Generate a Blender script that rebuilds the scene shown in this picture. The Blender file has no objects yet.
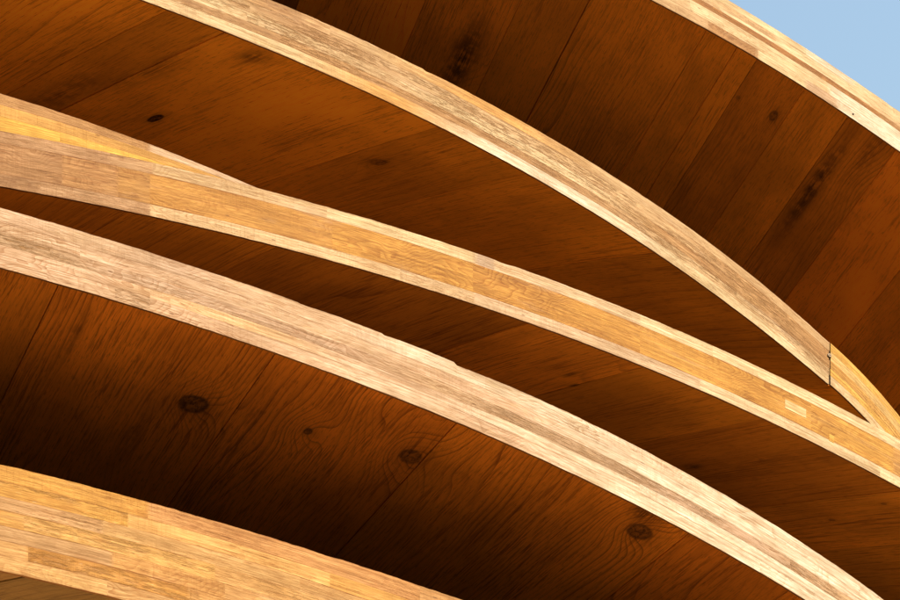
import bpy, math, random
from mathutils import Vector, Matrix, noise as mnoise

random.seed(11)
R = math.radians
sc = bpy.context.scene
COL = sc.collection

# ------------------------------------------------------------------ camera
PITCH = R(35)
CAM = Vector((0, 0, 1.6))
FOC = 72.0
cd = bpy.data.cameras.new('camera')
cam = bpy.data.objects.new('camera', cd)
COL.objects.link(cam)
cd.lens = FOC; cd.sensor_width = 36; cd.clip_start = 0.05; cd.clip_end = 2000
cam.location = CAM
cam.rotation_euler = (R(90) + PITCH, 0, 0)
sc.camera = cam
CR = Vector((1, 0, 0)); CF = Vector((0, math.cos(PITCH), math.sin(PITCH))); CU = Vector((0, -math.sin(PITCH), math.cos(PITCH)))
KF = 900 * FOC / 36.0

def ray(px, py):
    return CR * ((px - 450) / KF) + CU * ((300 - py) / KF) + CF

def proj(p):
    d = p - CAM
    z = d.dot(CF)
    return (450 + KF * d.dot(CR) / z, 300 - KF * d.dot(CU) / z)

# ------------------------------------------------------------------ small maths
def polyfit(pts, deg):
    xs = [(p[0] - 450) / 450 for p in pts]; ys = [p[1] for p in pts]
    n = deg + 1
    A = [[sum(x ** (i + j) for x in xs) for j in range(n)] for i in range(n)]
    b = [sum(y * x ** i for x, y in zip(xs, ys)) for i in range(n)]
    for i in range(n):
        m = max(range(i, n), key=lambda r: abs(A[r][i]))
        A[i], A[m] = A[m], A[i]; b[i], b[m] = b[m], b[i]
        for r in range(i + 1, n):
            f = A[r][i] / A[i][i]
            for c in range(i, n): A[r][c] -= f * A[i][c]
            b[r] -= f * b[i]
    c = [0] * n
    for i in range(n - 1, -1, -1):
        c[i] = (b[i] - sum(A[i][j] * c[j] for j in range(i + 1, n))) / A[i][i]
    return c

def curve_fn(pts, deg=4, curv=None):
    """smooth curve through measured points, carried on as a constant-curvature arc past both ends"""
    c = polyfit(pts, deg)
    x0 = min(p[0] for p in pts); x1 = max(p[0] for p in pts)
    xm = (x0 + x1) / 2
    def ev(x):
        t = (x - 450) / 450
        return sum(k * t ** i for i, k in enumerate(c))
    def d1(x): return (ev(x + 1) - ev(x - 1)) / 2
    g = curv if curv is not None else max(0.0002, min(0.0012, (ev(x1) - 2 * ev(xm) + ev(x0)) / ((x1 - x0) / 2) ** 2))
    def f(x):
        if x < x0:
            return ev(x0) + d1(x0) * (x - x0) + 0.5 * g * (x - x0) ** 2
        if x > x1:
            return ev(x1) + d1(x1) * (x - x1) + 0.5 * g * (x - x1) ** 2
        return ev(x)
    return f

# ------------------------------------------------------------------ node helper
class NT:
    def __init__(s, mat):
        s.t = mat.node_tree; s.n = s.t.nodes; s.l = s.t.links
    def _in(s, sock, v):
        if v is None: return
        if hasattr(v, 'links') or isinstance(v, bpy.types.NodeSocket): s.l.new(v, sock)
        else: sock.default_value = v
    def m(s, op, a, b=None, c=None, clamp=False):
        n = s.n.new('ShaderNodeMath'); n.operation = op; n.use_clamp = clamp
        s._in(n.inputs[0], a); s._in(n.inputs[1], b); s._in(n.inputs[2], c)
        return n.outputs[0]
    def add(s, a, b): return s.m('ADD', a, b)
    def mul(s, a, b): return s.m('MULTIPLY', a, b)
    def sub(s, a, b): return s.m('SUBTRACT', a, b)
    def xyz(s, x=0.0, y=0.0, z=0.0):
        n = s.n.new('ShaderNodeCombineXYZ')
        s._in(n.inputs[0], x); s._in(n.inputs[1], y); s._in(n.inputs[2], z)
        return n.outputs[0]
    def sep(s, v):
        n = s.n.new('ShaderNodeSeparateXYZ'); s.l.new(v, n.inputs[0]); return n.outputs
    def noise(s, vec, scale=1.0, detail=2.0, rough=0.5, dist=0.0):
        n = s.n.new('ShaderNodeTexNoise'); n.noise_dimensions = '3D'
        s.l.new(vec, n.inputs['Vector'])
        n.inputs['Scale'].default_value = scale; n.inputs['Detail'].default_value = detail
        n.inputs['Roughness'].default_value = rough; n.inputs['Distortion'].default_value = dist
        return n.outputs[0]
    def remap(s, v, a, b, c=0.0, d=1.0, smooth=True):
        n = s.n.new('ShaderNodeMapRange'); n.clamp = True
        n.interpolation_type = 'SMOOTHSTEP' if smooth else 'LINEAR'
        s.l.new(v, n.inputs['Value'])
        n.inputs['From Min'].default_value = a; n.inputs['From Max'].default_value = b
        n.inputs['To Min'].default_value = c; n.inputs['To Max'].default_value = d
        return n.outputs['Result']
    def mix(s, f, a, b, mode='MIX'):
        n = s.n.new('ShaderNodeMix'); n.data_type = 'RGBA'; n.blend_type = mode; n.clamp_factor = True
        s._in(n.inputs['Factor'], f)
        for nm, v in (('A', a), ('B', b)):
            k = [i for i in n.inputs if i.name == nm and i.type == 'RGBA'][0]
            if isinstance(v, tuple): v = (*v, 1.0) if len(v) == 3 else v
            s._in(k, v)
        return [o for o in n.outputs if o.type == 'RGBA'][0]
    def attr(s, name):
        n = s.n.new('ShaderNodeAttribute'); n.attribute_name = name; return n
    def uv(s):
        n = s.n.new('ShaderNodeUVMap'); n.uv_map = 'metres'; return s.sep(n.outputs[0])
    def bump(s, h, strength, dist):
        n = s.n.new('ShaderNodeBump'); n.inputs['Strength'].default_value = strength
        n.inputs['Distance'].default_value = dist; s.l.new(h, n.inputs['Height']); return n.outputs[0]

def new_mat(name):
    m = bpy.data.materials.new(name); m.use_nodes = True
    return m, NT(m), m.node_tree.nodes['Principled BSDF']

# ------------------------------------------------------------------ materials
def soffit_material(name, knots, stains, ring_k=48.0, ring_amp=0.9, plain=True, vary=0.26, fibk=0.54, tone=(0.86, 0.196, 0.013), dark=(0.17, 0.030, 0.004)):
    """dark oiled boards: growth rings warped round knots, fibres, stains.  knots: (a, t, ra, rt, push, core)"""
    m, N, P = new_mat(name)
    u = N.uv(); a, t = u[0], u[1]
    pk = N.sep(N.attr('plank').outputs['Vector']); r1, r2, r3 = pk[0], pk[1], pk[2]
    ax = N.add(a, N.mul(r1, 13.0)); tx = N.add(t, N.mul(r2, 17.0))
    wide = N.noise(N.xyz(N.mul(ax, 3.2), N.mul(tx, 0.75), r3), 1.0, 2.0, 0.5)
    mid = N.noise(N.xyz(N.mul(ax, 14.0), N.mul(tx, 2.2), r3), 1.0, 2.0, 0.55)
    f = N.mul(N.add(a, N.mul(r1, 0.3)), N.add(0.55, N.mul(r3, 0.8)))
    f = N.add(f, N.add(N.mul(wide, 0.26), N.mul(mid, 0.030)))
    core_mask = None; swirl = None
    wob = N.noise(N.xyz(N.mul(a, 24.0), N.mul(t, 24.0), 0.0), 1.0, 3.0, 0.6)
    wobs = N.mul(N.sub(wob, 0.5), 0.6)
    halo = None
    for (ka, kt, ra, rt, push, core, cs) in knots:
        da = N.m('DIVIDE', N.sub(a, ka), ra); dt = N.m('DIVIDE', N.sub(t, kt), rt)
        d2 = N.add(N.mul(da, da), N.mul(dt, dt))
        g = N.m('EXPONENT', N.mul(d2, -0.55))
        f = N.add(f, N.mul(g, push))
        if core:
            dd = N.add(N.mul(N.m('SQRT', d2), 1.0 / cs), wobs)
            cm = N.mul(N.remap(dd, 0.70, 1.0, 1.0, 0.0), core)
            rim = N.mul(cm, N.remap(dd, 0.35, 0.75))
            hl = N.mul(N.remap(dd, 0.6, 2.3, 0.45, 0.0), core)
            core_mask = cm if core_mask is None else N.m('MAXIMUM', core_mask, cm)
            swirl = rim if swirl is None else N.m('MAXIMUM', swirl, rim)
            halo = hl if halo is None else N.m('MAXIMUM', halo, hl)
    ph = N.mul(f, ring_k)
    fr = N.m('FRACT', ph)
    ring = N.m('POWER', fr, 4.0)                      # slow rise, sharp latewood edge
    ring = N.mul(ring, N.remap(fr, 0.93, 1.0, 1.0, 0.0))
    ln = N.noise(N.xyz(N.mul(N.m('FLOOR', ph), 3.7), N.mul(tx, 1.1), N.mul(r2, 9.0)), 1.0, 1.0)
    ring = N.mul(ring, N.remap(ln, 0.35, 0.65, 0.30, 1.15))
    pres = N.remap(N.noise(N.xyz(N.mul(ax, 5.0), N.mul(tx, 1.3), 4.0), 1.0, 2.0), 0.32, 0.62, 0.2, 1.0)
    if plain: pres = N.mul(pres, N.remap(r1, 0.25, 0.8, 0.3, 1.0))
    ring = N.mul(ring, N.mul(pres, ring_amp))
    fib = N.noise(N.xyz(N.mul(ax, 260.0), N.mul(tx, 9.0), N.mul(f, 3.0)), 1.0, 4.0, 0.65)
    pore = N.noise(N.xyz(N.mul(ax, 560.0), N.mul(tx, 34.0), 2.0), 1.0, 2.0, 0.6)
    blot = N.noise(N.xyz(N.mul(ax, 4.0), N.mul(tx, 2.6), 7.0), 1.0, 3.0, 0.6)
    col = N.mix(N.mul(ring, 0.85), tone, dark)
    col = N.mix(N.mul(N.remap(fib, 0.50, 0.63, 0.0, fibk), N.remap(N.noise(N.xyz(N.mul(ax, 7.0), N.mul(tx, 2.0), 21.0), 1.0, 3.0), 0.35, 0.65, 0.35, 1.15)), col, dark)
    col = N.mix(N.remap(pore, 0.56, 0.70, 0.0, 0.55), col, (0.10, 0.022, 0.003))
    v = N.mul(N.remap(blot, 0.3, 0.7, 0.76, 1.14), N.add(1.0 - vary / 2, N.mul(r2, vary)))
    col = N.mix(1.0, col, N.xyz(v, N.mul(v, N.add(0.95, N.mul(r3, 0.08))), v), 'MULTIPLY')
    for (sa, st, ra, rt, k) in stains:
        da = N.m('DIVIDE', N.sub(a, sa), ra); dt = N.m('DIVIDE', N.sub(t, st), rt)
        d = N.add(N.m('SQRT', N.add(N.mul(da, da), N.mul(dt, dt))), N.add(wobs, N.mul(N.sub(fib, 0.5), 1.6)))
        col = N.mix(N.mul(N.mul(N.remap(d, 0.15, 1.05, 1.0, 0.0), N.remap(N.add(N.mul(fib, 0.5), N.mul(wob, 0.5)), 0.40, 0.58, 0.2, 1.0)), k), col, (0.045, 0.012, 0.003))
    if core_mask is not None:
        crack = N.remap(N.noise(N.xyz(N.mul(a, 90.0), N.mul(t, 55.0), 3.0), 1.0, 4.0, 0.7, 0.6), 0.42, 0.6)
        col = N.mix(N.mul(halo, N.remap(fib, 0.4, 0.6, 0.5, 1.0)), col, (0.07, 0.016, 0.003))
        kc = N.mix(crack, (0.035, 0.010, 0.003), (0.34, 0.085, 0.010))
        kc = N.mix(N.mul(swirl, 0.75), kc, (0.045, 0.012, 0.003))
        col = N.mix(core_mask, col, kc)
    N.l.new(col, P.inputs['Base Color'])
    N.l.new(N.remap(fib, 0.3, 0.7, 0.38, 0.62), P.inputs['Roughness'])
    P.inputs['Specular IOR Level'].default_value = 0.1
    h = N.add(N.mul(ring, -0.6), N.mul(fib, -0.8))
    N.l.new(N.bump(h, 0.35, 0.0025), P.inputs['Normal'])
    return m

def edge_material():
    """sawn laminated edge: tone per lamination, fibre streaks, growth-ring arcs, saw marks, rough fibres, weathering"""
    m, N, P = new_mat('laminated_edge_wood')
    u = N.uv(); a, v = u[0], u[1]
    tone = N.attr('tone').outputs['Color']
    k = N.sep(N.attr('kind').outputs['Vector']); rough, rings, seed = k[0], k[1], k[2]
    ax = N.add(a, N.mul(seed, 31.0)); vx = N.add(v, N.mul(seed, 7.0))
    streak = N.noise(N.xyz(N.mul(ax, 4.2), N.mul(vx, 235.0), seed), 1.0, 4.0, 0.65)
    fine = N.noise(N.xyz(N.mul(ax, 40.0), N.mul(vx, 520.0), seed), 1.0, 2.0, 0.6)
    patch = N.noise(N.xyz(N.mul(ax, 7.0), N.mul(vx, 16.0), 5.0), 1.0, 3.0, 0.6)
    grey = N.noise(N.xyz(N.mul(a, 4.0), N.mul(v, 22.0), 8.0), 1.0, 4.0, 0.65)
    # growth rings cut across: arcs
    wv = N.noise(N.xyz(N.mul(ax, 6.0), N.mul(vx, 9.0), seed), 1.0, 2.0, 0.5, 0.3)
    fr = N.m('FRACT', N.mul(N.add(N.mul(wv, 0.9), N.add(N.mul(ax, 0.7), N.mul(vx, 2.6))), 26.0))
    arc = N.mul(N.m('POWER', fr, 2.2), N.remap(fr, 0.9, 1.0, 1.0, 0.0))
    arc = N.mul(arc, N.mul(rings, N.remap(N.noise(N.xyz(N.mul(ax, 3.0), N.mul(vx, 8.0), 2.0)), 0.36, 0.62)))
    # saw marks across the board
    saw = N.noise(N.xyz(N.mul(a, 190.0), N.mul(v, 9.0), 1.0), 1.0, 2.0, 0.5)
    sawm = N.mul(N.remap(saw, 0.45, 0.65), N.remap(N.noise(N.xyz(N.mul(ax, 3.5), N.mul(vx, 14.0), 3.0)), 0.45, 0.65))
    # torn fibres
    torn = N.noise(N.xyz(N.mul(a, 30.0), N.mul(v, 150.0), 0.0), 1.0, 6.0, 0.72, 0.25)
    tornw = N.noise(N.xyz(N.mul(a, 3.6), N.mul(v, 26.0), 12.0), 1.0, 3.0, 0.6)
    tm = N.mul(N.remap(torn, 0.47, 0.60), N.mul(rough, N.remap(tornw, 0.36, 0.58)))
    tl = N.mul(N.remap(torn, 0.40, 0.30), N.mul(rough, 0.8))
    val = N.mul(N.remap(streak, 0.30, 0.70, 0.68, 1.18, False), N.mul(N.remap(fine, 0.32, 0.68, 0.80, 1.12, False), N.remap(patch, 0.3, 0.7, 0.84, 1.12)))
    col = N.mix(1.0, tone, N.xyz(val, N.m('POWER', val, 1.22), N.m('POWER', val, 1.6)), 'MULTIPLY')
    fig = N.noise(N.xyz(N.mul(ax, 15.0), N.mul(vx, 85.0), seed), 1.0, 4.0, 0.62, 1.2)
    col = N.mix(N.mul(N.remap(fig, 0.50, 0.68), 0.45), col, N.mix(1.0, col, (0.74, 0.56, 0.36), 'MULTIPLY'))
    col = N.mix(N.mul(N.remap(fig, 0.46, 0.30), 0.45), col, N.mix(1.0, col, (1.18, 1.16, 0.98), 'MULTIPLY'))
    darker = N.mix(1.0, col, (0.58, 0.40, 0.22), 'MULTIPLY')
    col = N.mix(N.mul(arc, 1.0), col, darker)
    col = N.mix(N.mul(sawm, 0.14), col, darker)
    col = N.mix(N.remap(grey, 0.54, 0.76, 0.0, 0.22), col, (0.33, 0.235, 0.17))
    col = N.mix(N.mul(tm, 0.95), col, (0.20, 0.098, 0.032))
    col = N.mix(N.mul(tl, 0.9), col, (0.48, 0.355, 0.21))
    fl = N.noise(N.xyz(N.mul(ax, 48.0), N.mul(vx, 330.0), seed), 1.0, 3.0, 0.7)
    flz = N.remap(N.noise(N.xyz(N.mul(ax, 5.0), N.mul(vx, 40.0), 17.0), 1.0, 2.0), 0.48, 0.66)
    col = N.mix(N.mul(N.remap(fl, 0.56, 0.64), N.mul(flz, 0.7)), col, N.mix(1.0, col, (0.46, 0.30, 0.16), 'MULTIPLY'))
    # small dark pinholes and nicks
    vo = N.n.new('ShaderNodeTexVoronoi'); vo.inputs['Scale'].default_value = 1.0
    N.l.new(N.xyz(N.mul(ax, 16.0), N.mul(vx, 42.0), 0.0), vo.inputs['Vector'])
    pin = N.mul(N.remap(vo.outputs['Distance'], 0.05, 0.11, 1.0, 0.0), N.remap(patch, 0.5, 0.6))
    col = N.mix(N.mul(pin, 0.7), col, (0.10, 0.04, 0.014))
    lu = N.n.new('ShaderNodeUVMap'); lu.uv_map = 'lamination'
    lv = N.sep(lu.outputs[0])
    glue = N.remap(N.m('ABSOLUTE', N.sub(lv[1], 0.5)), 0.455, 0.50, 0.0, 1.0)
    glue = N.mul(glue, N.remap(N.noise(N.xyz(N.mul(a, 9.0), N.mul(v, 60.0), 2.0), 1.0, 3.0), 0.35, 0.65, 0.10, 0.95))
    col = N.mix(glue, col, N.mix(1.0, col, (0.50, 0.33, 0.18), 'MULTIPLY'))
    col = N.mix(1.0, col, (1.14, 1.085, 1.05), 'MULTIPLY')
    N.l.new(col, P.inputs['Base Color'])
    P.inputs['Roughness'].default_value = 0.72
    P.inputs['Specular IOR Level'].default_value = 0.15
    h = N.add(N.add(N.mul(streak, 0.5), N.mul(fine, 0.35)), N.add(N.mul(sawm, -0.25), N.mul(tm, -1.6)))
    N.l.new(N.bump(h, 0.55, 0.003), P.inputs['Normal'])
    return m

def deck_material():
    m, N, P = new_mat('bounce_stopping_deck')  # unseen deck top, kept near black so it bounces no light upward
    u = N.uv()
    n = N.noise(N.xyz(N.mul(u[0], 60.0), N.mul(u[1], 3.0), 0.0), 1.0, 4.0, 0.6)
    N.l.new(N.mix(N.remap(n, 0.3, 0.7), (0.016, 0.014, 0.013), (0.010, 0.009, 0.008)), P.inputs['Base Color'])
    P.inputs['Roughness'].default_value = 0.95; P.inputs['Specular IOR Level'].default_value = 0.05
    return m

def ground_material():
    m, N, P = new_mat('pale_bounce_sheet')  # pale tone of the added, unseen sheet that bounces sun upward
    g = N.n.new('ShaderNodeTexCoord').outputs['Object']
    b = N.n.new('ShaderNodeTexBrick'); N.l.new(g, b.inputs['Vector'])
    b.inputs['Scale'].default_value = 1.0; b.inputs['Mortar Size'].default_value = 0.006
    b.inputs['Brick Width'].default_value = 0.8; b.inputs['Row Height'].default_value = 0.4
    b.inputs['Color1'].default_value = (0.74, 0.66, 0.55, 1); b.inputs['Color2'].default_value = (0.70, 0.62, 0.51, 1)
    b.inputs['Mortar'].default_value = (0.2, 0.18, 0.15, 1)
    n = N.noise(g, 3.0, 5.0, 0.6)
    N.l.new(N.mix(N.remap(n, 0.3, 0.7, 0.0, 0.35), b.outputs['Color'], (0.62, 0.55, 0.46)), P.inputs['Base Color'])
    P.inputs['Roughness'].default_value = 0.9; P.inputs['Specular IOR Level'].default_value = 0.05
    return m

TDECK, _n, _p = new_mat('sun_bounce_deck')  # unseen deck top, tone set to bounce sun onto the soffit above
_u = _n.uv(); _nz = _n.noise(_n.xyz(_n.mul(_u[0], 60.0), _n.mul(_u[1], 3.0), 0.0), 1.0, 4.0)
_n.l.new(_n.mix(_nz, (0.085, 0.048, 0.02), (0.058, 0.032, 0.013)), _p.inputs['Base Color']); _p.inputs['Roughness'].default_value = 0.7
EDGE = edge_material(); DECK = deck_material()
metal, _n, _p = new_mat('weathered_steel')
_nz = _n.noise(_n.n.new('ShaderNodeTexCoord').outputs['Object'], 300.0, 3.0)
_n.l.new(_n.mix(_n.remap(_nz, 0.4, 0.6), (0.34, 0.24, 0.14), (0.16, 0.09, 0.05)), _p.inputs['Base Color'])
_p.inputs['Roughness'].default_value = 0.45; _p.inputs['Metallic'].default_value = 0.4
groove_mat, _n, _p = new_mat('joint_shade_and_nail')  # near-black standing for shade in the open joint, also the nail head
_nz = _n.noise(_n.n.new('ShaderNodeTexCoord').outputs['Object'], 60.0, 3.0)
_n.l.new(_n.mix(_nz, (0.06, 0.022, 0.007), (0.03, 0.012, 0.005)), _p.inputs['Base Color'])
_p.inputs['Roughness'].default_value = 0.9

# ------------------------------------------------------------------ mesh builder
class MB:
    def __init__(s):
        s.v = []; s.f = []; s.uv = []; s.uv2 = []; s.c1 = []; s.c2 = []
    def vert(s, p): s.v.append(tuple(p)); return len(s.v) - 1
    def face(s, idx, uvs, c1=(0.5, 0.5, 0.5), c2=(0, 0, 0), uv2=None):
        s.uv2.append(uv2 or [(0.5, 0.5)] * len(idx)); s.f.append(idx); s.uv.append(uvs); s.c1.append(c1); s.c2.append(c2)
    def build(s, name, mat, parent=None, n1=None, n2=None):
        me = bpy.data.meshes.new(name)
        me.from_pydata(s.v, [], s.f)
        ul = me.uv_layers.new(name='metres')
        flat = []
        for u in s.uv:
            for q in u: flat += [q[0], q[1]]
        ul.data.foreach_set('uv', flat)
        if n1 == 'tone':
            u2 = me.uv_layers.new(name='lamination'); flat = []
            for u in s.uv2:
                for q in u: flat += [q[0], q[1]]
            u2.data.foreach_set('uv', flat)
        for nm, src in ((n1, s.c1), (n2, s.c2)):
            if nm:
                corner = len(src[0]) and isinstance(src[0][0], tuple)
                at = me.attributes.new(nm, 'FLOAT_VECTOR', 'CORNER' if corner else 'FACE')
                fl = []
                for c in src:
                    if corner:
                        for q in c: fl += list(q)
                    else: fl += list(c)
                at.data.foreach_set('vector', fl)
        me.materials.append(mat)
        me.validate(); me.update()
        o = bpy.data.objects.new(name, me); COL.objects.link(o)
        if parent:
            o.parent = parent
            o.matrix_parent_inverse = parent.matrix_world.inverted()
        return o

def nz(x, y=0.0, z=0.0): return mnoise.noise(Vector((x, y, z)))

# ------------------------------------------------------------------ tones (real wood colours)
PALE = (0.38, 0.248, 0.128); CREAM = (0.46, 0.345, 0.20); WHITE = (0.485, 0.395, 0.295); PINK = (0.38, 0.25, 0.152)
ORANGE = (0.325, 0.152, 0.030); YELLOW = (0.40, 0.212, 0.054); BROWN = (0.19, 0.095, 0.042); TAN = (0.295, 0.155, 0.058)
RUST = (0.265, 0.115, 0.030); LILAC = (0.285, 0.178, 0.108); GOLD = (0.46, 0.26, 0.046); AMBER = (0.375, 0.19, 0.036)

def jit(c, k=0.03):
    s = 1 + random.uniform(-k, k); w = random.uniform(-0.5, 0.5) * k
    return (min(0.85, c[0] * s), min(0.8, c[1] * s * (1 + w)), min(0.75, c[2] * s * (1 + 2 * w)))

STEP = 3.0
YAW = R(24)

class Canopy:
    """one curved timber shell.  Its front edge stands in an upright plane; boards run back from it along D."""
    def __init__(s, name, up, lo, depth, x0, x1, yaw=YAW, seam=None, L=1.8, D=None):
        s.up, s.lo, s.x0, s.x1, s.L = up, lo, x0, x1, L
        s.n = Vector((math.sin(yaw), -math.cos(yaw), 0))
        s.p0 = CAM + CF * depth
        if D is None: D = (-math.sin(yaw), math.cos(yaw), 0)     # the shell runs back square to its front
        D = Vector(D).normalized()
        if D.dot(s.n) > 0: D = -D
        s.D = D
        s.name = name
        nst = int((x1 - x0) / STEP) + 1
        s.xs = [x0 + (x1 - x0) * i / (nst - 1) for i in range(nst)]
        # upright section: the boards are cut plumb
        s.U = []; s.Lw = []
        for x in s.xs:
            s.Lw.append(s.pt(x, lo(x)))
            s.U.append(s.pt(x, up(x)))
        s.arc = [0.0]; s.acr = [0.0]
        for i in range(1, nst):
            e = s.Lw[i] - s.Lw[i - 1]
            s.arc.append(s.arc[-1] + e.length)
            s.acr.append(s.acr[-1] + e.cross(s.D).length)
    def pt(s, px, py):
        r = ray(px, py)
        t = (s.p0 - CAM).dot(s.n) / r.dot(s.n)
        return CAM + r * t
    def at_x(s, px):
        """station (fractional index) of an edge pixel"""
        return (px - s.x0) / (s.x1 - s.x0) * (len(s.xs) - 1)
    def ip(s, arr, q):
        q = max(0, min(len(arr) - 1.0001, q)); i = int(q); f = q - i
        return arr[i] * (1 - f) + arr[i + 1] * f
    def locate(s, px, py):
        """pixel on the soffit -> (station, depth)"""
        best = None
        def tryq(q, t):
            nonlocal best
            x, y = proj(s.ip(s.Lw, q) + s.D * t)
            d = (x - px) ** 2 + (y - py) ** 2
            if best is None or d < best[0]: best = (d, q, t)
        for q in range(0, len(s.xs), 3):
            for j in range(0, 70):
                tryq(q, 1.9 * j / 70)
        hq, ht = 3.0, 0.03
        for _ in range(7):
            _d, q0, t0 = best
            for a in (-1, -.5, 0, .5, 1):
                for b in (-1, -.5, 0, .5, 1):
                    tryq(max(0, q0 + a * hq), max(0, t0 + b * ht))
            hq *= .55; ht *= .55
        return best[1], best[2]
    def set_skew(s, seam):
        s.k = 0.0
        if seam:
            (q1, t1), (q2, t2) = s.locate(*seam[0]), s.locate(*seam[1])
            s.k = (q2 - q1) / (t2 - t1)
        i = len(s.xs) // 2
        s.cosk = math.cos(math.atan(s.k * (s.acr[i + 1] - s.acr[i])))
    def find(s, px, py):
        """pixel on the soffit -> (station of its board line at the edge, across, along the board)"""
        q, t = s.locate(px, py)
        q0 = q - s.k * t
        return q0, s.acx(q0), t / s.cosk
    def acx(s, q):
        n = len(s.acr) - 1
        if q < 0: v = s.acr[0] + q * (s.acr[1] - s.acr[0])
        elif q > n: v = s.acr[n] + (q - n) * (s.acr[n] - s.acr[n - 1])
        else: v = s.ip(s.acr, q)
        return v * s.cosk

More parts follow.
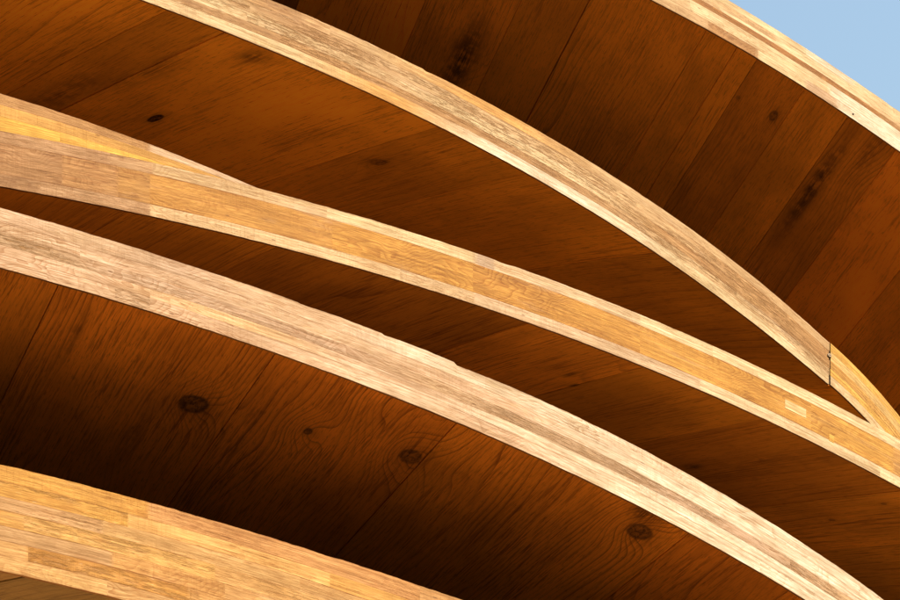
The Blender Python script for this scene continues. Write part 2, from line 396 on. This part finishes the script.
def build_canopy(name, label, up, lo, depth, x0, x1, seam, L, lams, seams, group, mats, yaw=YAW, D=None, beam_t=0.005, splits=None, soft=0.0, keep=0.85, deck=None, chips=()):
    """lams: list of (thickness share, part, [(start px, tone, rough, rings), ...]) from the top edge down"""
    c = Canopy(name, up, lo, depth, x0, x1, yaw, seam, L, D)
    c.set_skew(seam)
    ns = len(c.xs)
    root = bpy.data.objects.new(name, None); COL.objects.link(root)
    mid = c.ip(c.Lw, ns / 2)
    root.location = mid + c.D * (L / 2)
    root.empty_display_size = 0.2
    root['label'] = label; root['category'] = 'canopy'; root['group'] = group
    bpy.context.view_layer.update()
    out = -c.D * (1.0 / abs(c.D.dot(c.n)))           # one metre of relief measured square to the face
    sd = random.uniform(0, 50)
    # ---- laminated front edge, lamination by lamination
    allt = [sg[1] for l in lams for sg in l[2]]
    mean = tuple(sum(t[i] for t in allt) / len(allt) for i in range(3))
    parts = {}
    tot = sum(l[0] for l in lams); v0 = 0.0
    for li, (share, part, segs) in enumerate(lams):
        v1 = v0 + share / tot
        segs = sorted(segs)
        tones = [jit(tuple((sg[1][i] * keep + mean[i] * (1 - keep)) for i in range(3))) for sg in segs]
        lam_seed = random.random()
        for si, (sx, tone, rough, rings) in enumerate(segs):
            ex = segs[si + 1][0] if si + 1 < len(segs) else x1
            sx = max(sx, x0); ex = min(ex, x1)
            if ex - sx < 2: continue
            q0 = c.at_x(sx); q1 = c.at_x(ex)
            pn = part
            if splits:
                pn = part + ('|0' if (sx + ex) / 2 < splits else '|1')
            mb = parts.setdefault(pn, MB())
            tn = tones[si]; sr = lam_seed if soft > 20 else random.random()
            tprev = tones[si - 1] if si else tn
            tnext = tones[si + 1] if si + 1 < len(segs) else tn
            bl = soft or 0.01
            cutL = splits and abs(sx - splits) < 1; cutR = splits and abs(ex - splits) < 1
            kd = (rough, rings, sr)
            off = 0.0 if soft else random.uniform(0.0, 0.0005)
            qs = [q0] + [k for k in range(int(math.ceil(q0 + 0.15)), int(q1 - 0.15) + 1)] + [q1]
            g = 0.0 if soft else 0.0002
            rowsF = []; rowsB = []
            thick = (c.ip(c.U, (q0 + q1) / 2) - c.ip(c.Lw, (q0 + q1) / 2)).length
            gv = 0.0 if soft else 0.00008 / thick
            for k, q in enumerate(qs):
                lp = c.ip(c.Lw, q); upn = c.ip(c.U, q); ar = c.ip(c.arc, q)
                T = (c.ip(c.Lw, q + 0.5) - c.ip(c.Lw, q - 0.5)).normalized() if 1 < q < ns - 2 else Vector((0, 0, 0))
                gj = 0.0026 + 0.0055 * nz(li * 1.7 + .5, sd + (3 if cutR and k else 0))
                sh = T * ((gj if cutL else g) if k == 0 else (-(gj if cutR else g) if k == len(qs) - 1 else 0))
                wv = 0.0018 * nz(ar * 2.3, li * 3.1 + sd) / thick     # laminations wander a little
                a0 = v0 + (wv if li > 0 else 0) + gv
                wv2 = 0.0018 * nz(ar * 2.3, (li + 1) * 3.1 + sd) / thick
                a1 = v1 + (wv2 if li < len(lams) - 1 else 0) - gv
                eu = el = 0.0
                if li == 0:
                    eu = 0.0011 * nz(ar * 30, sd) + 0.0007 * nz(ar * 95, sd + 4)
                    chip = nz(ar * 11, sd + 9)
                    for (cx_, cw_, cdp) in chips:
                        xx = x0 + (x1 - x0) * q / (ns - 1)
                        eu -= cdp * math.exp(-(xx - cx_) / cw_) if xx > cx_ else 0.0
                    if chip > 0.46: eu -= 0.010 * (chip - 0.46)
                if li == len(lams) - 1:
                    el = 0.0007 * nz(ar * 40, sd + 7)
                up_dir = (upn - lp).normalized()
                pu = upn.lerp(lp, a0) + up_dir * eu + sh; pl = upn.lerp(lp, a1) + up_dir * el + sh
                rel = off + 0.0006 * nz(ar * 9, sd)
                F = [pu + out * rel, pl + out * rel]; B = [pu + c.D * beam_t, pl + c.D * beam_t]
                xq = x0 + (x1 - x0) * q / (ns - 1)
                wl_ = max(0.0, 0.5 - (xq - sx) / bl / 2) if si and not cutL else 0.0
                wr_ = max(0.0, 0.5 - (ex - xq) / bl / 2) if si + 1 < len(segs) and not cutR else 0.0
                tv = tuple(tn[i] * (1 - wl_ - wr_) + tprev[i] * wl_ + tnext[i] * wr_ for i in range(3))
                rowsF.append([mb.vert(F[0]), mb.vert(F[1]), ar, a0 * thick, a1 * thick, tv])
                rowsB.append([mb.vert(B[0]), mb.vert(B[1])])
            for k in range(len(qs) - 1):
                A, Bq = rowsF[k], rowsF[k + 1]; a, b = rowsB[k], rowsB[k + 1]
                uvF = [(A[2], A[3]), (A[2], A[4]), (Bq[2], Bq[4]), (Bq[2], Bq[3])]
                mb.face((A[0], A[1], Bq[1], Bq[0]), uvF, (A[5], A[5], Bq[5], Bq[5]), kd, [(0, 0), (0, 1), (1, 1), (1, 0)])
                mb.face((b[0], b[1], a[1], a[0]), uvF, (tn,) * 4, kd)
                mb.face((A[0], Bq[0], b[0], a[0]), [(A[2], 0), (Bq[2], 0), (Bq[2], beam_t), (A[2], beam_t)], (tn,) * 4, kd)
                mb.face((A[1], a[1], b[1], Bq[1]), [(A[2], 0), (A[2], beam_t), (Bq[2], beam_t), (Bq[2], 0)], ((0.24, 0.08, 0.014),) * 4, (0, 0, sr))
            for k, fl in ((0, False), (-1, True)):
                A, a = rowsF[k], rowsB[k]
                idx = (A[0], a[0], a[1], A[1]) if not fl else (A[1], a[1], a[0], A[0])
                mb.face(idx, [(-1200, 0), (0.05, 0), (0.05, 0.05), (0, 0.05)], (tuple(x * 0.35 for x in tn),) * 4, (0, 0, sr))
        v0 = v1
    beams = {}
    order = sorted(parts, key=lambda k: (0 if k.startswith('edge_beam') else 1, k))
    for pn in order:
        base, _, tag = pn.partition('|')
        par = root if base == 'edge_beam' else beams.get('edge_beam' + ('|' + tag if tag else ''), root)
        beams[pn] = parts[pn].build(base, EDGE, par, 'tone', 'kind')
    # ---- soffit boards (closed slats, open hairline joints)
    mb = MB()
    dlt = abs(c.k) * L + 5
    qa, qb = -dlt, ns - 1 + dlt
    cuts = [qa, qb]; wide = []
    for sx in seams:
        cuts.append(c.find(*sx[:2])[0] if isinstance(sx, tuple) else c.at_x(sx))
        if isinstance(sx, tuple) and len(sx) > 2: wide.append(cuts[-1])
    cuts = sorted(cuts)
    full = [cuts[0]]
    for q in cuts[1:]:                               # fill wide stretches beyond the measured seams
        while c.acx(q) - c.acx(full[-1]) > 0.62:
            qq = full[-1]; tgt = c.acx(full[-1]) + random.uniform(0.26, 0.40)
            while c.acx(qq) < tgt: qq += 0.5
            full.append(qq)
        if q - full[-1] > 1: full.append(q)
    st = beam_t + 0.001; th = 0.018
    ts = [st + (L - st) * (j / 22) ** 1.6 for j in range(23)]
    zu = Vector((0, 0, 1))
    for bi in range(len(full) - 1):
        q0, q1 = full[bi], full[bi + 1]
        rnd = (random.random(), random.random(), random.random())
        lift = random.uniform(0.0, 0.0030)
        qs = [q0] + [k for k in range(int(math.floor(q0)) + 1, int(math.floor(q1)) + 1, 3) if k - q0 > .3 and q1 - k > .3] + [q1]
        rows = []
        for k, q in enumerate(qs):
            ac = c.acx(q)
            gw = 0.0020 if any(abs(q - w) < .01 for w in wide) else 0.0010
            gp = (gw if k == 0 else (-gw if k == len(qs) - 1 else 0))
            r = []
            for t in ts:
                qt = q + c.k * t
                qc = max(0.0, min(ns - 1.001, qt))
                P = c.ip(c.Lw, qc) + zu * (0.0012 + lift)
                T = (c.ip(c.Lw, min(ns - 1.001, qc + 0.5)) - c.ip(c.Lw, max(0, qc - 0.5))).normalized()
                P = P + T * gp + c.D * t
                out_ = qt < -0.001 or qt > ns - 1.0
                r.append((mb.vert(P), mb.vert(P + zu * th), ac, t / c.cosk, out_))
            rows.append(r)
        nd = len(ts) - 1
        for k in range(len(rows) - 1):
            for j in range(nd):
                A, B_, C_, D_ = rows[k][j], rows[k + 1][j], rows[k + 1][j + 1], rows[k][j + 1]
                if A[4] and B_[4] and C_[4] and D_[4]: continue
                uvs = [(A[2], A[3]), (B_[2], B_[3]), (C_[2], C_[3]), (D_[2], D_[3])]
                mb.face((A[0], D_[0], C_[0], B_[0]), [uvs[0], uvs[3], uvs[2], uvs[1]], rnd)
                mb.face((A[1], B_[1], C_[1], D_[1]), uvs, rnd)
        for r, fl in ((rows[0], 0), (rows[-1], 1)):
            for j in range(nd):
                A, D_ = r[j], r[j + 1]
                if A[4] and D_[4]: continue
                idx = (A[0], A[1], D_[1], D_[0])
                if fl: idx = idx[::-1]
                mb.face(idx, [(A[2], A[3]), (A[2] + .01, A[3]), (A[2] + .01, D_[3]), (A[2], D_[3])][::(-1 if fl else 1)], rnd)
        for j, fl in ((0, 1), (nd, 0)):
            for k in range(len(rows) - 1):
                A, B_ = rows[k][j], rows[k + 1][j]
                if A[4] and B_[4]: continue
                idx = (A[0], A[1], B_[1], B_[0])
                mb.face(idx if not fl else idx[::-1], [(A[2], 0), (A[2], .01), (B_[2], .01), (B_[2], 0)], rnd)
    kn = []
    for (px, py, ra, rt, push, core, *cs) in mats.get('knots', []):
        q, a, t = c.find(px, py); kn.append((a, t, ra, rt, push, core, cs[0] if cs else 1.0))
    stn = []
    for (px, py, ra, rt, k) in mats.get('stains', []):
        q, a, t = c.find(px, py); stn.append((a, t, ra, rt, k))
    sm = soffit_material('oiled_soffit_boards', kn, stn, **mats.get('kw', {}))
    mb.build('soffit', sm, root, 'plank')
    # ---- structural deck above the boards
    mb = MB()
    rows = []
    for q in range(0, ns, 3):
        lo_p = c.Lw[q] + zu * (0.003 + th + 0.004); up_p = c.U[q] - zu * 0.004
        if up_p.z < lo_p.z + 0.01: up_p = lo_p + zu * 0.01
        t0 = beam_t + 0.001
        rows.append([mb.vert(lo_p + c.D * t0), mb.vert(up_p + c.D * t0), mb.vert(up_p + c.D * L), mb.vert(lo_p + c.D * L), c.acr[q]])
    for k in range(len(rows) - 1):
        A, B_ = rows[k], rows[k + 1]
        for i in range(4):
            j = (i + 1) % 4
            mb.face((A[i], B_[i], B_[j], A[j]), [(A[4], i * L), (B_[4], i * L), (B_[4], i * L + L), (A[4], i * L + L)])
    mb.face(tuple(rows[0][:4]), [(-1200, 0), (0.1, 0), (0.1, L), (0, L)]); mb.face(tuple(rows[-1][:4])[::-1], [(-1200, 0), (0.1, 0), (0.1, L), (0, L)])
    mb.build('deck', deck or DECK, root)
    print(name, 'k', round(c.k, 1), 'D', [round(x, 3) for x in c.D], 'yaw', round(math.degrees(math.atan2(-c.D.x, c.D.y)), 1), 'thick', round((c.U[ns // 2] - c.Lw[ns // 2]).length, 3), 'z', round(mid.z, 2))
    return c, root, beams

# ------------------------------------------------------------------ measured edges
u1 = curve_fn([(728, 0), (757, 17), (803, 47), (850, 77), (900, 112)], 2, 0.0007)
l1 = curve_fn([(652, 0), (708, 30), (758, 58), (807, 88), (848, 117), (900, 151)], 2, 0.0007)
u2 = curve_fn([(267, 0), (314, 14), (367, 43), (425, 72), (477, 98), (530, 123), (600, 167), (647, 199), (700, 237), (753, 276), (800, 316), (829, 343)], 4)
l2 = curve_fn([(143, 0), (200, 22), (245, 39), (300, 62), (350, 84), (440, 127), (520, 170), (577, 202), (663, 257), (727, 302), (780, 346), (830, 385)], 4)
u2b = curve_fn([(830, 343), (845, 356), (860, 371), (885, 399), (900, 417)], 2, 0.0012)
def l2b(x): return u2b(x) + 41.5
u3 = curve_fn([(-1200, 133), (60, 143), (110, 153), (153, 163), (200, 173), (247, 184), (300, 199), (327, 206), (397, 228), (473, 253), (533, 275), (600, 299), (667, 325), (713, 346), (777, 374), (827, 400), (877, 428), (900, 441)], 4)
l3 = curve_fn([(-1200, 187), (63, 198), (75, 200), (150, 216), (233, 235), (300, 252), (363, 269), (433, 290), (500, 313), (550, 332), (600, 349), (660, 373), (725, 401), (787, 428), (840, 457), (900, 488)], 4)
u3b = curve_fn([(-1200, 95), (50, 109), (100, 126), (143, 141), (177, 156), (215, 170), (247, 183), (262, 190)], 2, 0.0004)
def l3b(x): return max(u3(x) + 20, u3b(x) + 10)
u4 = curve_fn([(-1200, 208), (67, 227), (127, 247), (220, 273), (300, 302), (380, 333), (455, 363), (500, 382), (540, 400), (600, 428), (667, 463), (733, 500), (787, 531), (833, 563), (882, 600)], 4)
l4 = curve_fn([(-1200, 270), (47, 281), (140, 307), (200, 328), (260, 347), (300, 361), (360, 383), (403, 400), (453, 422), (530, 455), (600, 486), (673, 523), (733, 557), (800, 597)], 4)
u5 = curve_fn([(-1200, 467), (67, 480), (133, 498), (190, 515), (250, 532), (300, 546), (367, 567), (460, 600)], 3)
l5 = curve_fn([(-1200, 571), (50, 582), (123, 600)], 2, 0.0005)

GRP = 'curved timber canopies stacked one above another'

# C1: top right, against the sky
c1, r1_, b1 = build_canopy('timber_canopy', 'topmost curved timber canopy with pale cream laminated edge against the blue sky', u1, l1, 4.75, -1200, 1400,
    ((590, 0), (530, 115)), 4.0,
    [(0.16, 'edge_beam', [(-1200, CREAM, 0, .2), (620, CREAM, 0, .2), (806, WHITE, 0, .1), (853, CREAM, 0, .2), (893, CREAM, 0, .3)]),
     (0.15, 'edge_beam', [(-1200, CREAM, 0, .2), (700, PALE, 0, .3), (776, CREAM, 0, .3), (850, CREAM, 0, .2), (1000, PALE, 0, .2)]),
     (0.07, 'edge_beam', [(-1200, PALE, 0, .3), (720, CREAM, 0, .2), (870, PALE, 0, .2)]),
     (0.13, 'edge_beam', [(-1200, RUST, .5, .3), (713, RUST, .4, .3), (880, TAN, .4, .3)]),
     (0.27, 'edge_beam', [(-1200, PALE, 0, .9), (690, CREAM, 0, .7), (830, WHITE, 0, .3), (1000, PALE, 0, .4)]),
     (0.22, 'edge_beam', [(-1200, PALE, 0, .5), (708, TAN, .2, .9), (758, CREAM, 0, .2), (806, PINK, .1, .5), (838, WHITE, 0, .3), (990, CREAM, 0, .4)])],
    [(400, 60), (477, 93), (530, 115, 1), (636, 150), (693, 120), 758, 806, 849, 897, 960], GRP,
    dict(knots=[(774, 116, .055, .09, .13, .7, .30), (738, 98, .014, .02, .02, .5, .5), (455, 105, .05, .12, .12, .0), (860, 190, .06, .10, .08, .0)],
         stains=[(462, 60, .075, .30, 1.), (812, 190, .045, .42, .95), (872, 150, .05, .25, .5)],
         kw=dict(ring_k=48.0, vary=0.95, fibk=0.40)), soft=3.0, keep=1.0)

# C2: the long bleached edge falling to the right, jointed near its end
def u2all(x): return u2(x) if x < 829.5 else u2b(x)
def l2all(x): return l2(x) if x < 830 else l2b(x)
c2, r2, b2 = build_canopy('timber_canopy', 'flaky bleached canopy edge broken by a dark open joint near its right end', u2all, l2all, 4.45, -1200, 930,
    ((437, 128), (300, 171)), 4.0,
    [(0.20, 'edge_beam', [(-1200, TAN, .1, .3), (330, PALE, .2, .4), (420, YELLOW, .1, .3), (560, PALE, .2, .3), (690, PALE, .1, .4), (830, GOLD, .1, .3)]),
     (0.22, 'edge_beam', [(-1200, PALE, .8, .2), (250, (0.255, 0.135, 0.055), .9, .2), (370, PALE, .9, .3), (520, PALE, 0.8, .3), (700, TAN, 0.8, .3), (830, (0.46, 0.30, 0.11), .2, .3)]),
     (0.20, 'edge_beam', [(-1200, CREAM, .8, .2), (247, PALE, .9, .2), (430, CREAM, .9, .2), (610, TAN, 0.8, .2), (830, AMBER, .5, .2)]),
     (0.16, 'edge_beam', [(-1200, (0.255, 0.135, 0.055), .9, .2), (280, TAN, 0.8, .2), (480, (0.255, 0.135, 0.055), 0.8, .3), (640, PALE, .9, .2), (830, GOLD, .3, .2)]),
     (0.22, 'edge_beam', [(-1200, (0.40, 0.265, 0.14), .3, .4), (180, CREAM, .1, .4), (330, YELLOW, .1, .3), (450, WHITE, .1, .3), (640, CREAM, .2, .4), (830, CREAM, .1, .4)])],
    [(90, 50), (120, 82, 1), (300, 171), (480, 185), (815, 390), 900, 1000], GRP,
    dict(knots=[(155, 119, .014, .03, .02, 1.), (378, 163, .03, .04, .05, .55, .6), (275, 92, .05, .10, .07, .0), (560, 255, .07, .14, .10, 0.)],
         stains=[(60, 95, .07, .30, .6), (253, 58, .05, .07, .75), (150, 72, .05, .25, .45)],
         kw=dict(ring_k=36.0, ring_amp=.6, fibk=0.42, vary=0.75, tone=(0.80, 0.222, 0.013))), splits=830, soft=45.0, chips=((424, 8, .004), (640, 12, .002), (318, 12, .002)))

mb = MB(); fl = []
for dx in (-3.2, 3.2):
    q = c2.at_x(830 + dx); U_, L_ = c2.ip(c2.U, q), c2.ip(c2.Lw, q)
    up_ = (U_ - L_).normalized()
    for d_ in (0.0045, 0.010):
        fl += [mb.vert(U_ - up_ * .004 + c2.D * d_), mb.vert(L_ + up_ * .006 + c2.D * d_)]
for f_ in ((0, 4, 5, 1), (2, 3, 7, 6), (0, 2, 6, 4), (1, 5, 7, 3), (0, 1, 3, 2), (4, 6, 7, 5)):
    mb.face(tuple(fl[i] for i in f_), [(0, 0)] * 4)
mb.build('joint_shade_block', groove_mat, r2)  # dark block added behind the open joint in place of its shade
mb = MB()
jp = c2.ip(c2.Lw, c2.at_x(829)).lerp(c2.ip(c2.U, c2.at_x(829)), 0.68)
def disc(mb, P, n, r, h, seg=14):
    n = n.normalized(); a = n.orthogonal().normalized(); b = n.cross(a)
    rings = []
    for rr, hh in ((r, -0.004), (r, h * .6), (r * .8, h), (r * .35, h), (r * .3, h * .5)):
        rings.append([mb.vert(P + n * hh + (a * math.cos(2 * math.pi * i / seg) + b * math.sin(2 * math.pi * i / seg)) * rr) for i in range(seg)])
    for A, B in zip(rings, rings[1:]):
        for i in range(seg):
            j = (i + 1) % seg
            mb.face((A[i], A[j], B[j], B[i]), [(0, 0)] * 4)
    mb.face(tuple(rings[-1]), [(0, 0)] * seg)
disc(mb, jp, c2.n, 0.0065, 0.004)
mb.build('screw_head', metal, r2)

# C3b: its edge shows only at the left, above the third long edge
build_canopy('timber_canopy', 'short yellow canopy edge with thin brown top strip showing behind another edge at the left', u3b, l3b, 4.17, -500, 285,
    None, 1.2,
    [(0.20, 'edge_beam', [(-1200, TAN, .2, .3), (150, PINK, .1, .3)]),
     (0.20, 'edge_beam', [(-1200, YELLOW, .1, .2), (400, ORANGE, .1, .3)]),
     (0.26, 'edge_beam', [(-1200, GOLD, 0, .2), (60, GOLD, 0, .4), (300, YELLOW, 0, .3)]),
     (0.34, 'edge_beam', [(-1200, YELLOW, 0, .3), (58, GOLD, 0, .5), (300, YELLOW, 0, .3)])],
    [], GRP, dict(kw={}), soft=4.0, keep=1.0, deck=TDECK)

# C3: thin pale strips above and below an orange core
c3, r3, b3 = build_canopy('timber_canopy', 'long curved canopy with orange core between two thin pale edge strips', u3, l3, 4.05, -1200, 1400,
    ((757, 509), (900, 492)), 4.0,
    [(0.22, 'top_strip', [(-1200, (0.28, 0.155, 0.075), .2, .5), (110, (0.32, 0.185, 0.09), .2, .4), (153, PALE, .1, .5), (327, (0.42, 0.30, 0.165), 0, .3), (475, (0.33, 0.23, 0.155), .1, .2), (494, (0.40, 0.28, 0.165), 0, .3), (640, CREAM, .1, .3), (713, (0.45, 0.33, 0.19), 0, .2), (811, CREAM, 0, .3), (895, CREAM, 0, .2)]),
     (0.56, 'edge_beam', [(-1200, (0.265, 0.138, 0.058), .15, .9), (62, (0.285, 0.144, 0.052), .1, .7), (118, (0.315, 0.155, 0.043), .1, .6), (150, (0.335, 0.164, 0.037), .1, .7), (332, (0.36, 0.178, 0.034), .1, .8), (473, (0.35, 0.170, 0.034), .15, .9), (640, (0.365, 0.182, 0.036), .1, .9), (811, (0.37, 0.190, 0.038), 0, .8), (893, (0.31, 0.16, 0.045), 0, .3)]),
     (0.22, 'bottom_strip', [(-1200, (0.25, 0.135, 0.062), .2, .5), (40, (0.31, 0.18, 0.092), .2, .4), (150, (0.40, 0.27, 0.145), .1, .8), (400, (0.41, 0.28, 0.16), .3, .4), (474, (0.40, 0.275, 0.17), 0, .3), (700, (0.44, 0.32, 0.19), 0, .5), (880, CREAM, 0, .4)])],
    [(130, 212), (420, 360), (757, 509, 1), (830, 551), (877, 588), 1100], GRP,
    dict(knots=[(832, 521, .007, .010, .01, .6, .8), (884, 505, .007, .010, .01, .6, .8), (560, 370, .05, .2, .06, 0.)],
         stains=[(571, 375, .010, .03, .9), (574, 386, .009, .02, .9), (578, 398, .010, .02, .7), (692, 468, .02, .04, .85), (460, 352, .05, .3, .3), (780, 465, .08, .5, .3)],
         kw=dict(ring_k=50.0, ring_amp=.75, vary=0.55, tone=(0.74, 0.205, 0.014))), soft=1.5, keep=1.0, deck=TDECK)

def plug(c, par, xa, xb, va, vb, tone, name='wood_plug'):
    mb = MB(); fr = []
    for x in (xa, (xa + xb) / 2, xb):
        U_, L_ = c.ip(c.U, c.at_x(x)), c.ip(c.Lw, c.at_x(x))
        o = c.n * 0.0007; bk = c.n * -0.004
        fr.append([mb.vert(U_.lerp(L_, va) + o), mb.vert(U_.lerp(L_, vb) + o), mb.vert(U_.lerp(L_, vb) + bk), mb.vert(U_.lerp(L_, va) + bk), x * .0022])
    for A, B in zip(fr, fr[1:]):
        for i in range(4):
            j = (i + 1) % 4
            mb.face((A[i], A[j], B[j], B[i]), [(A[4], i * .02), (A[4], i * .02 + .02), (B[4], i * .02 + .02), (B[4], i * .02)], (tone,) * 4, (0, 0, .3))
    mb.face(tuple(fr[0][:4])[::-1], [(0, 0)] * 4, (tone,) * 4, (0, 0, .3)); mb.face(tuple(fr[-1][:4]), [(0, 0)] * 4, (tone,) * 4, (0, 0, .3))
    return mb.build(name, EDGE, par, 'tone', 'kind')
plug(c3, b3['edge_beam'], 785, 806, .40, .58, (0.50, 0.37, 0.19))
plug(c3, b3['edge_beam'], 829, 834, .66, .80, (0.47, 0.27, 0.06))
mb = MB()
disc(mb, c1.ip(c1.Lw, c1.at_x(853)).lerp(c1.ip(c1.U, c1.at_x(853)), 0.12), c1.n, 0.0035, 0.002)
mb.build('nail_head', groove_mat, r1_)

# C4: pinkish, bleaching to almost white on the right
c4, r4, b4 = build_canopy('timber_canopy', 'pinkish canopy edge with grey brown middle, bleaching to near white at lower right', u4, l4, 3.85, -1200, 1300,
    ((455, 425), (405, 480)), 4.0,
    [(0.24, 'edge_beam', [(-1200, (0.39, 0.255, 0.162), .1, .8), (60, PINK, .1, .6), (127, (0.315, 0.2, 0.125), .15, .5), (225, PINK, 0, .4), (380, WHITE, 0, .3), (457, (0.325, 0.2, 0.105), .05, .9), (485, WHITE, .1, .8), (600, (0.44, 0.325, 0.222), 0, .4), (725, WHITE, 0, 1.), (787, WHITE, 0, .9), (860, WHITE, 0, .4)]),
     (0.20, 'edge_beam', [(-1200, PINK, .1, .9), (80, (0.39, 0.255, 0.162), .1, .6), (230, PINK, 0, .5), (420, (0.39, 0.255, 0.162), 0, .5), (560, WHITE, 0, .3), (720, WHITE, .1, .9)]),
     (0.18, 'edge_beam', [(-1200, (0.26, 0.158, 0.085), .9, .4), (50, (0.325, 0.2, 0.105), .7, .4), (80, (0.315, 0.2, 0.125), .3, .7), (240, (0.315, 0.2, 0.125), .2, 1.), (390, (0.325, 0.2, 0.105), .3, .6), (470, (0.26, 0.158, 0.085), .6, .4), (640, (0.315, 0.2, 0.125), .5, .4), (700, (0.315, 0.2, 0.125), .8, .3), (790, (0.325, 0.2, 0.105), .5, .4)]),
     (0.16, 'edge_beam', [(-1200, (0.39, 0.255, 0.162), 0, .8), (150, (0.41, 0.255, 0.12), 0, .4), (300, (0.39, 0.255, 0.162), 0, .4), (470, (0.44, 0.325, 0.222), 0, .3), (640, WHITE, .1, .3)]),
     (0.22, 'edge_beam', [(-1200, (0.39, 0.255, 0.162), 0, .9), (47, (0.39, 0.255, 0.162), 0, .5), (115, (0.325, 0.2, 0.105), .5, .5), (150, (0.39, 0.255, 0.162), 0, .8), (360, (0.44, 0.325, 0.222), 0, .5), (450, (0.39, 0.255, 0.162), .1, .6), (560, WHITE, 0, .2), (760, WHITE, .1, .9)])],
    [(246, 396), (430, 453, 1), (620, 590), 800, 900], GRP,
    dict(knots=[(193, 405, .050, .06, .075, .85, .72), (308, 432, .035, .05, .06, .8, .32), (411, 457, .055, .07, .085, .75, .50), (640, 533, .045, .05, .07, .85, .70), (390, 405, .06, .10, .07, 0.)],
         stains=[(75, 335, .02, .16, .55), (250, 430, .008, .25, .6), (645, 516, .06, .05, .9), (130, 440, .03, .2, .4)],
         kw=dict(ring_k=72.0, ring_amp=1.0, plain=False, vary=0.34)), soft=45.0, deck=TDECK, chips=((456, 40, .006), (384, 8, .003), (300, 12, .002)))

# C5: bottom left, seven laminations
build_canopy('timber_canopy', 'lowest canopy with thick edge of seven yellow and brown laminations at bottom left', u5, l5, 3.70, -1200, 1000,
    ((100, 585), (60, 600)), 4.0,
    [(0.16, 'edge_beam', [(-1200, TAN, .1, .4), (-40, AMBER, .1, .3), (148, (0.32, 0.155, 0.055), .1, .4), (420, TAN, 0, .4)]),
     (0.14, 'edge_beam', [(-1200, ORANGE, .6, .3), (-60, AMBER, .7, .2), (128, (0.41, 0.23, 0.075), .05, .3), (330, YELLOW, 0, .3)]),
     (0.13, 'edge_beam', [(-1200, TAN, .1, .4), (-30, (0.305, 0.175, 0.08), .3, .3), (103, (0.36, 0.21, 0.082), .15, .3), (300, (0.375, 0.21, 0.08), .1, .4)]),
     (0.15, 'edge_beam', [(-1200, YELLOW, .1, .2), (24, (0.42, 0.235, 0.07), .5, .3), (215, (0.385, 0.215, 0.078), .3, .3)]),
     (0.14, 'edge_beam', [(-1200, TAN, .1, .3), (-90, (0.305, 0.175, 0.08), .1, .3), (112, (0.37, 0.195, 0.062), .05, 1.), (225, (0.38, 0.208, 0.078), .1, .4)]),
     (0.14, 'edge_beam', [(-1200, (0.375, 0.21, 0.08), .1, .3), (28, ORANGE, .6, .3), (190, (0.375, 0.198, 0.066), .4, .3)]),
     (0.14, 'edge_beam', [(-1200, (0.375, 0.21, 0.08), .1, .4), (-70, (0.40, 0.24, 0.095), .05, .5), (107, (0.39, 0.235, 0.10), 0, .9)])],
    [30, 260], GRP, dict(kw=dict(ring_k=44.0, tone=(0.26, 0.11, 0.025), dark=(0.07, 0.025, 0.006))), soft=1.0, keep=0.8)

# ------------------------------------------------------------------ ground, sky, sun
g = MB(); S = 600
ids = [g.vert((-S, -S, 0)), g.vert((S, -S, 0)), g.vert((S, S, 0)), g.vert((-S, S, 0))]
g.face(tuple(ids), [(-S, -S), (S, -S), (S, S), (-S, S)])
gm, _n, _p = new_mat('low_bounce_ground')  # ground out of view, darkened to keep bounce off the deep soffits
_gn = _n.noise(_n.n.new('ShaderNodeTexCoord').outputs['Object'], 2.0, 6.0, 0.7)
_n.l.new(_n.mix(_n.remap(_gn, 0.3, 0.7), (0.020, 0.028, 0.010), (0.042, 0.046, 0.017)), _p.inputs['Base Color'])
_p.inputs['Roughness'].default_value = 0.95; _p.inputs['Specular IOR Level'].default_value = 0.03
go = g.build('ground', gm); go['kind'] = 'structure'
g = MB()
PX0, PX1, PY0, PY1 = -4.2, 2.4, -1.5, 4.6
ids = [g.vert((PX0, PY0, .004)), g.vert((PX1, PY0, .004)), g.vert((PX1, PY1, .004)), g.vert((PX0, PY1, .004))]
g.face(tuple(ids), [(PX0, PY0), (PX1, PY0), (PX1, PY1), (PX0, PY1)])
po = g.build('bounce_patch', ground_material()); po['kind'] = 'structure'  # unseen reflector patch, added and sized to light the front of the soffits

SUN_DIR = Vector((0.62, -0.79, 1.15)).normalized()
sl = bpy.data.lights.new('sun', 'SUN'); sl.energy = 3.7; sl.angle = R(0.5); sl.color = (1.0, 0.91, 0.76)
so = bpy.data.objects.new('sun', sl); COL.objects.link(so)
so.rotation_euler = SUN_DIR.to_track_quat('Z', 'Y').to_euler(); so.location = (6, -8, 9)
w = bpy.data.worlds.new('World'); sc.world = w; w.use_nodes = True
wn = w.node_tree.nodes; wl = w.node_tree.links
sky = wn.new('ShaderNodeTexSky'); sky.sky_type = 'NISHITA'; sky.sun_disc = False
sky.sun_elevation = math.asin(SUN_DIR.z); sky.sun_rotation = math.atan2(SUN_DIR.x, SUN_DIR.y)
sky.air_density = 2.5; sky.dust_density = 2.5; sky.ozone_density = 2.2
bg = wn['Background']; wl.new(sky.outputs[0], bg.inputs['Color']); bg.inputs['Strength'].default_value = 0.112

vs = sc.view_settings
vs.view_transform = 'Standard'; vs.look = 'None'; vs.exposure = 1.0; vs.gamma = 1.0; vs.use_curve_mapping = False
sc.cycles.max_bounces = 10; sc.cycles.diffuse_bounces = 6
